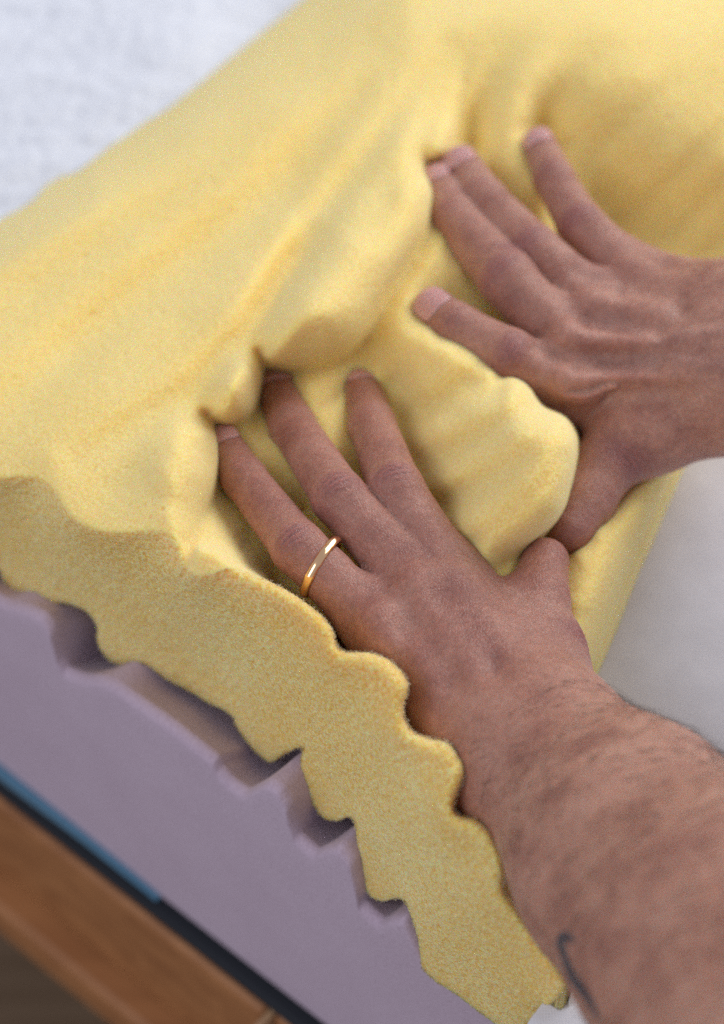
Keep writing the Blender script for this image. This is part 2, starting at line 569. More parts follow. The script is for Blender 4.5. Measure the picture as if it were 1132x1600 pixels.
for pts, amp, w in [
    ([(-60, 690), (60, 590), (170, 495), (300, 397), (420, 305), (520, 190), (600, 90)], .0090, 40),
    ([(-80, 560), (60, 455), (200, 352), (330, 250), (470, 130)], .0035, 40),
    ([(120, 720), (200, 672), (290, 618), (345, 562), (400, 498), (455, 415), (520, 315), (600, 210), (700, 70)], .0095, 27),
    ([(400, 540), (402, 505), (432, 445), (490, 360)], .0075, 20),
    ([(560, 360), (620, 270), (680, 170), (760, 40)], .0045, 30),
    ([(736, 228), (744, 182), (775, 110), (830, 10)], .0130, 22),
    ([(846, 218), (856, 178), (885, 128), (950, 40)], .0140, 26),
    ([(672, 262), (664, 226), (688, 160), (735, 70)], .0080, 20),
    ([(640, 705), (740, 655), (840, 590)], -.0070, 24),
    ([(672, 772), (760, 718), (850, 650)], -.0065, 24),
    ([(705, 850), (790, 795), (870, 725)], -.0055, 26),
    ([(455, 525), (520, 425), (590, 330)], -.0065, 46),
    ([(250, 760), (310, 710)], -.0050, 46),
    ([(350, 620), (392, 560)], -.0050, 24),
    ([(140, 790), (190, 735), (260, 680)], .0025, 34),
    ([(635, 655), (690, 628), (760, 580)], .0065, 24),
    ([(640, 725), (700, 690), (780, 640), (820, 600)], .0028, 22),
    ([(668, 800), (730, 757), (800, 690), (830, 640)], .0105, 19),
    ([(700, 870), (760, 825), (830, 770), (880, 710)], .0045, 18),
    ([(488, 640), (520, 625), (548, 600)], .0028, 8),
    ([(330, 790), (318, 830), (340, 850)], .0022, 8),
    ([(960, 360), (1050, 280), (1140, 190)], .0018, 16),
    ([(1010, 400), (1080, 340), (1160, 260)], .0018, 14),
    ([(890, 280), (960, 210), (1060, 110)], .0014, 18),
    ([(1060, 425), (1132, 370), (1200, 310)], .0022, 14),
    ([(690, 345), (640, 420), (580, 510)], .0040, 13),
]:
    zt = groove(zt, pts, amp, w)
bw = 70 + 95 * np.clip((U - 150) / 350, 0, 1)
zt = zt - .034 * rounddrop(d_border, bw) - .036 * np.clip(1 - d_border / bw, 0, 1) ** 1.7 - .05 * rounddrop(d_right, 62)
zt = blur(zt, 2.6)

z = np.where(in_face, zf, zt)
zb = blur(z, 2.2)
z = np.where((d_lip < 12) & (U < 330), zb, z)
# relief of the foam itself: slow waves, torn cells, pits
sh = z.shape
skw = radians(38)
low = fnoise(sh, 60, 1) * .0004
cell = fnoise(sh, 1.6, 2) * .00010 + fnoise(sh, 2.6, 3, (1.0, 1.9), skw) * .00009
pit = fnoise(sh, 3.2, 4, (.8, 1.5), skw)
pits = -np.clip(pit - 2.1, 0, 2) * .00045
z = z + low + np.where(in_face, cell * 2.0, cell * .6 + pits)

# mesh: keep cells inside the outline, pull the rim vertices onto it
rim = seg_dist(U, V, DOMAIN, True)
PX = U.copy(); PY = V.copy()
near = (rim < STEP * .75)


def snap(px, py, poly):
    P = np.vstack([poly, poly[:1]])
    best = np.full(px.shape, 1e18); ox = px.copy(); oy = py.copy()
    for (ax, ay), (bx, by) in zip(P[:-1], P[1:]):
        dx, dy = bx - ax, by - ay
        t = np.clip(((px - ax) * dx + (py - ay) * dy) / (dx * dx + dy * dy + 1e-12), 0, 1)
        qx, qy = ax + t * dx, ay + t * dy
        d = (px - qx) ** 2 + (py - qy) ** 2
        m = d < best
        best = np.where(m, d, best); ox = np.where(m, qx, ox); oy = np.where(m, qy, oy)
    return ox, oy


PX[near], PY[near] = snap(U[near], V[near], DOMAIN)
ok = in_dom | near
q = ok[:-1, :-1] & ok[1:, :-1] & ok[:-1, 1:] & ok[1:, 1:]
touch = in_dom & ~near
q &= (touch[:-1, :-1] | touch[1:, :-1] | touch[:-1, 1:] | touch[1:, 1:]) | (near[:-1, :-1] & near[1:, :-1] & near[:-1, 1:] & near[1:, 1:] & inside(U[:-1, :-1] + 1, V[:-1, :-1] + 1, DOMAIN))
idx = np.arange(U.size).reshape(U.shape)
quads = np.stack([idx[:-1, :-1][q], idx[1:, :-1][q], idx[1:, 1:][q], idx[:-1, 1:][q]], 1)
P3 = at(PX, PY, z).reshape(-1, 3)
used = np.unique(quads)
remap = np.full(U.size, -1); remap[used] = np.arange(len(used))
quads = remap[quads]
pv = P3[used]
cut = in_face.astype(float).ravel()[used]
uu, vv = PX.ravel()[used], PY.ravel()[used]
# skirt: the slab's sides and its underside
e = np.sort(np.concatenate([quads[:, [0, 1]], quads[:, [1, 2]], quads[:, [2, 3]], quads[:, [3, 0]]]), 1)
ed = np.concatenate([quads[:, [0, 1]], quads[:, [1, 2]], quads[:, [2, 3]], quads[:, [3, 0]]])
key = e[:, 0].astype(np.int64) * len(used) + e[:, 1]
_, first, cnt = np.unique(key, return_index=True, return_counts=True)
bed_e = ed[first[cnt == 1]]
bv = np.unique(bed_e)
db = seg_dist(uu[bv], vv[bv], BOT[8:])
isb = db < 3
drop_v = pv[bv].copy()
drop_v[isb] += YB * .10 + np.array([0, 0, -.002])
drop_v[~isb, 2] = np.minimum(drop_v[~isb, 2] - .004, .004)
m2 = np.full(len(pv), -1); m2[bv] = np.arange(len(bv)) + len(pv)
skirt = np.stack([bed_e[:, 1], bed_e[:, 0], m2[bed_e[:, 0]], m2[bed_e[:, 1]]], 1)
allv = np.vstack([pv, drop_v])
foam = mesh_obj('foam_topper', allv, np.vstack([quads, skirt]), M_YELLOW)
attr(foam, 'cut', np.r_[cut, np.ones(len(bv))])
tag(foam, 'thick yellow foam slab squeezed into folds by two hands, wavy cut edge in front', 'foam slab')

# loose bits of torn foam along the cut rims
tv, tf = [], []
sel = np.vstack([BOT[14:], spline(LIP[70:], 2)])
sel_z = []
for k in range(3000):
    i = r2.randint(len(sel) - 1)
    t = r2.rand()
    p = sel[i] * (1 - t) + sel[i + 1] * t
    if p[0] < -20 or p[1] > 1620 or (280 < p[0] < 410 and p[1] < 930):
        continue
    gi = int(round((p[1] - vs[0]) / STEP)); gj = int(round((p[0] - us[0]) / STEP))
    # the closest grid cell that lies on the face
    bestz = None
    for rr in range(1, 5):
        blk = in_face[gi - rr:gi + rr + 1, gj - rr:gj + rr + 1]
        if blk.any():
            bestz = z[gi - rr:gi + rr + 1, gj - rr:gj + rr + 1][blk].max(); break
    if bestz is None:
        continue
    c = at(p[0], p[1], bestz) + r2.randn(3) * .0002
    d1 = r2.randn(3); d1 /= np.linalg.norm(d1)
    d2 = np.cross(d1, r2.randn(3)); d2 /= np.linalg.norm(d2)
    s1, s2 = r2.uniform(.0004, .0011), r2.uniform(.0001, .00025)
    b0 = len(tv)
    tv += [c - d2 * s2, c + d2 * s2, c + d1 * s1, c + np.cross(d1, d2) * s2]
    tf += [(b0, b0 + 1, b0 + 2), (b0 + 1, b0 + 3, b0 + 2), (b0 + 3, b0, b0 + 2)]
crumbs = mesh_obj('torn_foam_fibre', tv, tf, M_YELLOW, foam, False)
tag(crumbs, kind='stuff')
attr(crumbs, 'cut', np.ones(len(tv)))


def foam_height(u, v):
    return z[int(round((v - vs[0]) / STEP)), int(round((u - us[0]) / STEP))]


# ------------------------------------------------------------------ lavender mattress core
prof_px = [(-150, 880), (-60, 908), (-30, 925), (0, 944), (40, 955), (62, 966), (76, 986), (86, 1030), (98, 1052), (122, 1062), (150, 1064), (172, 1072), (215, 1103), (262, 1136),
           (310, 1174), (331, 1192), (337, 1206), (356, 1228), (380, 1243), (396, 1234), (414, 1226), (432, 1238), (446, 1262), (450, 1288), (460, 1312),
           (487, 1337), (505, 1330), (526, 1326), (545, 1350), (555, 1388), (560, 1418), (590, 1447), (608, 1438), (628, 1438), (645, 1470), (660, 1500), (680, 1530), (710, 1530)]
pp = np.array(prof_px, float)
q3 = on_face(pp[:, 0], pp[:, 1])
px_ = (q3 - ORG) @ XB
pz_ = q3[:, 2]
for i in range(1, len(px_)):
    px_[i] = max(px_[i], px_[i - 1] + .0016)
px_ = np.r_[-.55, -.40, -.30, px_, px_[-1] + .03, .30, .55]
pz_ = np.r_[.02, .02, .022, pz_, -.02, -.02, -.02]
pr = np.vstack([np.c_[np.linspace(px_[i], px_[i + 1], 6)[:-1], np.linspace(pz_[i], pz_[i + 1], 6)[:-1]] for i in range(len(px_) - 1)] + [[(px_[-1], pz_[-1])]])
for _ in range(1):
    pr[1:-1, 1] = .5 * pr[1:-1, 1] + .25 * (pr[:-2, 1] + pr[2:, 1])
xs_, zs_ = pr[:, 0], pr[:, 1]
rows = []
LB = -.152
R_ = .0045
for t in np.linspace(0, 1, 24):
    rows.append([bed(x, 0, LB + (zz - R_ - LB) * t) for x, zz in zip(xs_, zs_)])
for aa in np.linspace(.25, 1, 4) * pi / 2:
    rows.append([bed(x, R_ * (1 - cos(aa)), zz - R_ + R_ * sin(aa)) for x, zz in zip(xs_, zs_)])
BUMPS = [float((on_face(np.array(float(a_)), np.array(float(b_))) - ORG) @ XB) for a_, b_ in ((20, 950), (168, 1070), (418, 1228), (522, 1328), (615, 1438))]
slope = np.array([.75 - .65 * max(math.exp(-((x - c_) / .008) ** 2) for c_ in BUMPS) for x in xs_])
for y in (.0055, .008, .012, .017, .024, .034, .05):
    rows.append([bed(x, y, zz - (y - R_) * sl_) for x, zz, sl_ in zip(xs_, zs_, slope)])
rows.append([bed(x, .06, -.03) for x in xs_])
rows.append([bed(x, .9, -.03) for x in xs_])
rows.append([bed(x, .9, LB) for x in xs_])
lv = np.array(rows)
nr, nc = lv.shape[:2]
jit = fnoise((nr, nc), 3, 9) * .0003
ii = np.arange(nr * nc).reshape(nr, nc)
lf = np.stack([ii[:-1, :-1], ii[:-1, 1:], ii[1:, 1:], ii[1:, :-1]], -1).reshape(-1, 4)
lav = mesh_obj('mattress_core', lv.reshape(-1, 3), lf, M_LAV)
tag(lav, 'lavender foam mattress core with notched top edge beneath the yellow slab', 'mattress')


# ------------------------------------------------------------------ boxes for the bed and the floor
def box_mesh(name, x0, x1, y0, y1, z0, z1, m, parent=None, bev=.0025):
    bm = bmesh.new()
    bmesh.ops.create_cube(bm, size=1)
    for v in bm.verts:
        c = v.co
        v.co = Vector(bed(x0 + (c.x + .5) * (x1 - x0), y0 + (c.y + .5) * (y1 - y0), z0 + (c.z + .5) * (z1 - z0)))
    bmesh.ops.recalc_face_normals(bm, faces=bm.faces)
    if bev:
        bmesh.ops.bevel(bm, geom=bm.edges[:], offset=bev, segments=2, profile=.5, affect='EDGES')
    me = bpy.data.meshes.new(name); bm.to_mesh(me); bm.free()
    me.materials.append(m)
    o = bpy.data.objects.new(name, me); COL.objects.link(o)
    if parent:
        reparent(o, parent)
    return o


# blue cover edge, thick on one end and thinning out along the mattress
bx = np.linspace(-.42, -.045, 60)
thick = np.clip((-.045 - bx) / .18, 0, 1) ** .7 * .0095 + .0006
prof = []
wob = np.interp(bx, np.linspace(-.42, -.045, 9), r2.randn(9) * .0008)
for k, (x, t) in enumerate(zip(bx, thick)):
    prof.append([bed(x, .05, LB - .002), bed(x, -.001, LB - .002), bed(x, -.0030 - wob[k], LB + t * .15), bed(x, -.0033 - wob[k], LB + t * .7), bed(x, -.0025, LB + t), bed(x, .0, LB + t * .98)])
prof = np.array(prof); k1, k2 = prof.shape[:2]
ii = np.arange(k1 * k2).reshape(k1, k2)
bf = np.stack([ii[:-1, :-1], ii[:-1, 1:], ii[1:, 1:], ii[1:, :-1]], -1).reshape(-1, 4)
blue = mesh_obj('mattress_cover', prof.reshape(-1, 3), bf, M_BLUE)
tag(blue, 'blue fabric cover edge peeking out along the bottom of the lavender foam', 'mattress cover')

gap_strip = box_mesh('shadow_gap_strip', -.6, .6, -.0075, .8, LB - .0095, LB - .0025, M_BLACK)  # shadow gap between foam and rail, put in as a black strip
tag(gap_strip, 'thin black strip standing in for the shadow gap between the lavender foam and the wooden bed rail', 'shadow strip')

frame = empty('wooden_bed', bed(0, 0, -.5))
tag(frame, 'brown wooden bed side with a ledge below the lavender mattress foam', 'bed')
JX = float((on_face(np.array(436.), np.array(1572.)) - ORG) @ XB)
rail = box_mesh('side_rail', -.9, JX, -.0105, .03, LB - .088, LB - .0100, M_WOOD, frame, .003)
ledge = box_mesh('rail_ledge', -.9, JX - .002, -.026, .025, LB - .118, LB - .0885, M_WOOD, frame, .004)
post = box_mesh('corner_post', JX + .004, JX + .12, -.0085, .05, -.5, LB - .0100, M_WOOD, frame, .003)
strip = box_mesh('joint_strip', JX + .0003, JX + .0036, -.016, .03, LB - .12, LB - .0107, M_WOOD2, frame, .0006)

floor = empty('floor', bed(0, 0, -.52))
tag(floor, 'dark wooden plank floor under the bed', kind='structure')
fy = -.9
k = 0
while fy < 1.2:
    off = (k % 3) * .27
    for x0 in (-1.6 + off, -.7 + off, .2 + off, 1.1 + off):
        box_mesh('plank', x0, x0 + .898, fy, fy + .108, -.52, -.50 - .0008 * r2.rand(), M_FLOOR, floor, .0012)
    fy += .11
    k += 1


# ------------------------------------------------------------------ white cloths
def cloth(name, x0, x1, y0, y1, nx, ny, zfun, m, edge=None):
    X, Y = np.meshgrid(np.linspace(x0, x1, nx), np.linspace(y0, y1, ny))
    Z = zfun(X, Y)
    if edge:
        X = X + edge(Y) * (x1 - X) / (x1 - x0)
    P = ORG * np.array([1, 1, 0]) + X[..., None] * XB + Y[..., None] * YB + Z[..., None] * np.array([0, 0, 1])
    ii = np.arange(X.size).reshape(X.shape)
    f = np.stack([ii[:-1, :-1], ii[:-1, 1:], ii[1:, 1:], ii[1:, :-1]], -1).reshape(-1, 4)
    return mesh_obj(name, P.reshape(-1, 3), f, m)


def z_muslin(X, Y):
    s = X.shape
    a = fnoise(s, 10, 21, (1.0, 4.5), radians(-62)) * .0006
    b = fnoise(s, 4, 22, (1, 3.5), radians(-55)) * .00025
    c = fnoise(s, 2.6, 23) * .0003
    d = fnoise(s, 45, 24) * .004
    return .012 + a + b + c + d


muslin = cloth('muslin_cloth', -.75, -.20, -.05, .75, 420, 560, z_muslin, M_MUSLIN)
tag(muslin, 'white crinkled muslin cloth lying beyond the smooth rim of the yellow slab', 'cloth')


def z_sheet(X, Y):
    s = X.shape
    a = fnoise(s, 12, 31, (1.0, 5.0), radians(95)) * .0011
    d = fnoise(s, 40, 33) * .003
    zz = .006 + a + d
    return zz - np.clip(-.012 - Y, 0, 1) * 2.0


sheet = cloth('bed_sheet', .02, .8, -.03, .75, 360, 360, z_sheet, M_SHEET, lambda y: .137 * np.clip(1 - y / .07, 0, 1))
tag(sheet, 'pale white bed sheet beside the ringed arm and the folded slab end', 'bed sheet')


# ------------------------------------------------------------------ arms: one implicit skin each
class Field:
    def __init__(self, lo, hi, cell):
        self.o = np.array(lo, np.float32); self.c = cell
        self.n = np.ceil((np.array(hi) - np.array(lo)) / cell).astype(int) + 1

    def new(self):
        return np.full(self.n, .05, np.float32)

    def grid(self, lo, hi):
        a = np.clip(np.floor((lo - self.o) / self.c).astype(int), 0, self.n - 1)
        b = np.clip(np.ceil((hi - self.o) / self.c).astype(int) + 1, 1, self.n)
        ax = [self.o[i] + self.c * np.arange(a[i], b[i], dtype=np.float32) for i in range(3)]
        return tuple(slice(a[i], b[i]) for i in range(3)), ax

    def cap(self, A, a, b, ra, rb, k=.004, flat=None, sub=False):
        a = np.asarray(a, np.float32); b = np.asarray(b, np.float32)
        m = max(ra, rb) * 1.3 + k + .006
        sl, ax = self.grid(np.minimum(a, b) - m, np.maximum(a, b) + m)
        if any(s.stop <= s.start for s in sl):
            return
        X, Y, Z = ax[0][:, None, None] - a[0], ax[1][None, :, None] - a[1], ax[2][None, None] - a[2]
        ab = b - a; L = float(ab @ ab) + 1e-12
        t = np.clip((X * ab[0] + Y * ab[1] + Z * ab[2]) / L, 0, 1)
        dx, dy, dz = X - t * ab[0], Y - t * ab[1], Z - t * ab[2]
        if flat is not None:
            n, f = flat
            p = (dx * n[0] + dy * n[1] + dz * n[2]) * (1 / f - 1)
            dx, dy, dz = dx + p * n[0], dy + p * n[1], dz + p * n[2]
        d = np.sqrt(dx * dx + dy * dy + dz * dz) - (ra + (rb - ra) * t)
        cur = A[sl]
        h = np.maximum(k - np.abs(cur - d), 0) / k
        A[sl] = np.minimum(cur, d) - h * h * k * .25

    def sample(self, A, p):
        g = (np.asarray(p) - self.o) / self.c
        i = np.clip(np.floor(g).astype(int), 0, self.n - 2)
        f = np.clip(g - i, 0, 1)
        r = 0
        for a in (0, 1):
            for b in (0, 1):
                for c in (0, 1):
                    w = (f[..., 0] if a else 1 - f[..., 0]) * (f[..., 1] if b else 1 - f[..., 1]) * (f[..., 2] if c else 1 - f[..., 2])
                    r = r + w * A[i[..., 0] + a, i[..., 1] + b, i[..., 2] + c]
        return r

    def grad(self, A, p):
        h = self.c
        g = np.stack([self.sample(A, p + np.eye(3)[i] * h) - self.sample(A, p - np.eye(3)[i] * h) for i in range(3)], -1)
        return g / (np.linalg.norm(g, axis=-1, keepdims=True) + 1e-9)


def smin(a, b, k):
    h = np.maximum(k - np.abs(a - b), 0) / k
    return np.minimum(a, b) - h * h * k * .25


def surface_nets(A, o, c):
    s = A < 0
    nx, ny, nz = A.shape
    corner = [(i, j, k) for i in (0, 1) for j in (0, 1) for k in (0, 1)]
    cnt = np.zeros((nx - 1, ny - 1, nz - 1), np.int8)
    for i, j, k in corner:
        cnt += s[i:nx - 1 + i, j:ny - 1 + j, k:nz - 1 + k]
    act = (cnt > 0) & (cnt < 8)
    ci = np.argwhere(act)
    vid = np.full(act.shape, -1, np.int64); vid[act] = np.arange(len(ci))
    acc = np.zeros((len(ci), 3)); num = np.zeros(len(ci))
    for a in corner:
        for ax in range(3):
            if a[ax]:
                continue
            b = list(a); b[ax] = 1
            va = A[ci[:, 0] + a[0], ci[:, 1] + a[1], ci[:, 2] + a[2]]
            vb = A[ci[:, 0] + b[0], ci[:, 1] + b[1], ci[:, 2] + b[2]]
            m = (va < 0) != (vb < 0)
            t = np.where(m, va / np.where(m, va - vb, 1), 0)
            p = np.tile(np.array(a, float), (len(ci), 1)); p[:, ax] = t
            acc += p * m[:, None]; num += m
    verts = o + c * (ci + acc / num[:, None])
    faces = []
    for ax in range(3):
        o1, o2 = [(1, 2), (2, 0), (0, 1)][ax]
        sl0 = [slice(None)] * 3; sl1 = [slice(None)] * 3
        sl0[ax] = slice(0, -1); sl1[ax] = slice(1, None)
        d = s[tuple(sl0)].astype(np.int8) - s[tuple(sl1)].astype(np.int8)
        for sg in (1, -1):
            e = np.argwhere(d == sg)
            e = e[(e[:, o1] > 0) & (e[:, o2] > 0) & (e[:, o1] < A.shape[o1] - 1) & (e[:, o2] < A.shape[o2] - 1)]
            def g(i, j):
                q = e.copy(); q[:, o1] -= i; q[:, o2] -= j
                return vid[q[:, 0], q[:, 1], q[:, 2]]
            f = np.stack([g(1, 1), g(0, 1), g(0, 0), g(1, 0)], 1)
            faces.append(f if sg == 1 else f[:, ::-1])
    return verts, np.vstack(faces)


def J(u, v, zz, r):
    """a joint: where it is seen, its height, its radius"""
    p = at(np.array(float(u)), np.array(float(v)), zz)
    return np.array([*p, r])


def make_arm(spec, parent, name):
    fingers, palm, arm = spec['fingers'], spec['palm'], spec['arm']
    allp = np.array([j for f in fingers.values() for j in f] + [j for a in palm for j in a[:2]] + [j for a in arm for j in a[:2]])
    lo, hi = allp[:, :3].min(0) - .05, allp[:, :3].max(0) + .05
    F = Field(lo, hi, .0010)
    fing = F.new()
    for f in fingers.values():
        A = F.new()
        for a, b in zip(f[:-1], f[1:]):
            F.cap(A, a[:3], b[:3], a[3], b[3], .003)
        fing = np.minimum(fing, A)
    body = F.new()
    for a in palm:
        F.cap(body, a[0][:3], a[1][:3], a[0][3], a[1][3], a[2] if len(a) > 2 else .014)
    for a in arm:
        F.cap(body, a[0][:3], a[1][:3], a[0][3], a[1][3], .022)
    A = smin(body, fing, .010)
    for a, b, k in spec.get('ridges', []):
        F.cap(A, a[:3], b[:3], a[3], b[3], k)
    verts, faces = surface_nets(A, F.o, F.c)
    # relax the grid pattern
    nv = len(verts)
    ee = np.vstack([faces[:, [0, 1]], faces[:, [1, 2]], faces[:, [2, 3]], faces[:, [3, 0]]])
    for it in range(6):
        s = np.zeros((nv, 3)); n = np.zeros(nv)
        for i in range(3):
            s[:, i] = np.bincount(ee[:, 0], verts[ee[:, 1], i], nv) + np.bincount(ee[:, 1], verts[ee[:, 0], i], nv)
        n = np.bincount(ee[:, 0], minlength=nv) + np.bincount(ee[:, 1], minlength=nv)
        lam = .55 if it % 2 == 0 else -.53
        verts = verts + lam * (s / np.maximum(n, 1)[:, None] - verts)
    nrm = F.grad(A, verts)
    wx, el_ = arm[0][0][:3], arm[0][1][:3]
    axh = (el_ - wx) / np.linalg.norm(el_ - wx)
    red = spec['flush'] * np.clip(.5 - ((verts - wx) @ axh) / .09, 0, 1); vein = np.zeros(nv); disp = np.zeros(nv)
    view = CAM - verts
    view /= np.linalg.norm(view, axis=1)[:, None]
    for fname, f in fingers.items():
        roll = spec['up'].get(fname, spec['up']['all'])
        # knuckle creases over each joint, redder skin there and at the tip
        for ji in range(1, len(f) - 1):
            c, a, b = f[ji][:3], f[ji - 1][:3], f[ji + 1][:3]
            ax = (b - a) / np.linalg.norm(b - a)
            upv = roll - ax * (roll @ ax); upv /= np.linalg.norm(upv)
            sd = np.cross(ax, upv)
            rel = verts - c
            s_, l_, h_ = rel @ ax, rel @ sd, rel @ upv
            r = f[ji][3]
            near_ = (np.abs(s_) < .02) & (np.linalg.norm(rel, axis=1) < r * 2.0)
            dorsal = np.clip(h_ / r, 0, 1)
            main = 1.0 if ji == len(f) - 2 else .6
            warp = s_ * (1 + .10 * np.sin(l_ * 900)) + np.sign(s_) * .12 * l_ ** 2 / r
            wr = np.zeros(nv)
            for off, am in ((-.0040, .55), (-.0019, .8), (0.0003, 1.0), (.0026, .75), (.0049, .5)):
                wr += am * np.exp(-((warp - off) / .00075) ** 2)
            env = np.exp(-(s_ / .0068) ** 2) * np.exp(-(l_ / (r * .62)) ** 2) * dorsal * near_
            disp += -wr * env * .0010 * main + env * .0011 * main
            # side hollows next to a joint
            red = np.maximum(red, .8 * main * np.exp(-(s_ / .008) ** 2) * dorsal * near_)
        tip, dip = f[0][:3], f[1][:3]
        dt = np.linalg.norm(verts - tip, axis=1)
        red = np.maximum(red, .95 * np.exp(-(dt / .014) ** 2))
    for pts, wv, am in spec.get('veins', []) + [(p_, w_, -a_) for p_, w_, a_ in spec['hollows']]:
        Pv = np.array([p[:3] for p in pts])
        best = np.full(nv, 1e9)
        for a, b in zip(Pv[:-1], Pv[1:]):
            ab = b - a
            # measure sideways only: the vein lies under the skin
            rel = verts - a
            t = np.clip(rel @ ab / (ab @ ab), 0, 1)
            dd = rel - t[:, None] * ab
            dd = dd - (dd * FW).sum(1)[:, None] * FW * .9
            best = np.minimum(best, np.linalg.norm(dd, axis=1))
        e_ = np.exp(-(best / wv) ** 2) * (nrm[:, 2] > .2)
        if am > 0:
            vein = np.maximum(vein, e_ * .3)
        disp += e_ * am
    verts = verts + nrm * disp[:, None]
    o = mesh_obj(name, verts, faces, M_SKIN)
    reparent(o, parent)
    attr(o, 'redness', red); attr(o, 'vein', vein)
    ink = np.zeros(nv)
    if 'tattoo' in spec:
        rel = verts - CAM
        dep = rel @ FW
        su = W / 2 + FPX * (rel @ RT) / dep; sv = H / 2 - FPX * (rel @ UP) / dep
        T = spline(spec['tattoo'], 6)
        d = seg_dist(su, sv, T)
        ink = np.clip((np.interp(sv, [1465, 1500, 1540, 1590], [8.5, 7.5, 9.5, 5.0]) - d) / 3, 0, 1) * ((nrm * view).sum(1) > 0) * .92
        d2_ = np.hypot(su - spec['tattoo'][0][0], sv - spec['tattoo'][0][1])
        ink = np.maximum(ink, np.clip((10 - d2_) / 3, 0, 1) * ((nrm * view).sum(1) > 0) * .6)
        for mu, mv, mr in spec['moles']:
            dm = np.hypot(su - mu, sv - mv)
            red = np.maximum(red, 0)
            ink = np.maximum(ink, np.clip((mr - dm) / 2, 0, 1) * .55)
    attr(o, 'ink', ink)
    # nails
    for fname, f in fingers.items():
        if fname in spec.get('no_nail', ()):
            continue
        tip, dip = f[0][:3], f[1][:3]
        ax = (tip - dip) / np.linalg.norm(tip - dip)
        roll = spec['up'].get(fname, spec['up']['all'])
        upv = roll - ax * (roll @ ax); upv /= np.linalg.norm(upv)
        sd = np.cross(ax, upv)
        r = f[0][3]
        nl, nw = 15, 13
        L0, L1 = -.0075 * r / .0075, .0062 * r / .0075
        pts = []
        for i in range(nl):
            l = i / (nl - 1)
            lim = (1 - abs(2 * l - 1) ** 3.2) ** .5
            for j in range(nw):
                th = (j / (nw - 1) * 2 - 1) * radians(58) * (.25 + .75 * lim)
                base = tip + ax * (L0 + (L1 - L0) * l)
                d = cos(th) * upv + sin(th) * sd
                p = base + d * .012
                for it in range(14):
                    dist = F.sample(A, p[None])[0]
                    p = p - d * max(dist, 0) * .9
                pts.append(p + d * (.0004 - .00035 * (1 - lim)))
        ii = np.arange(nl * nw).reshape(nl, nw)
        nf = np.stack([ii[:-1, :-1], ii[:-1, 1:], ii[1:, 1:], ii[1:, :-1]], -1).reshape(-1, 4)
        no = mesh_obj('fingernail', np.array(pts), nf, M_NAIL)
        so = no.modifiers.new('thickness', 'SOLIDIFY'); so.thickness = .0005; so.offset = 0
        no.parent = o
    return o, F, A, verts, nrm


person = empty('person', at(np.array(1000.), np.array(1300.), .0))
tag(person, 'person whose bare forearms reach in and press both hands into the yellow slab', 'person')

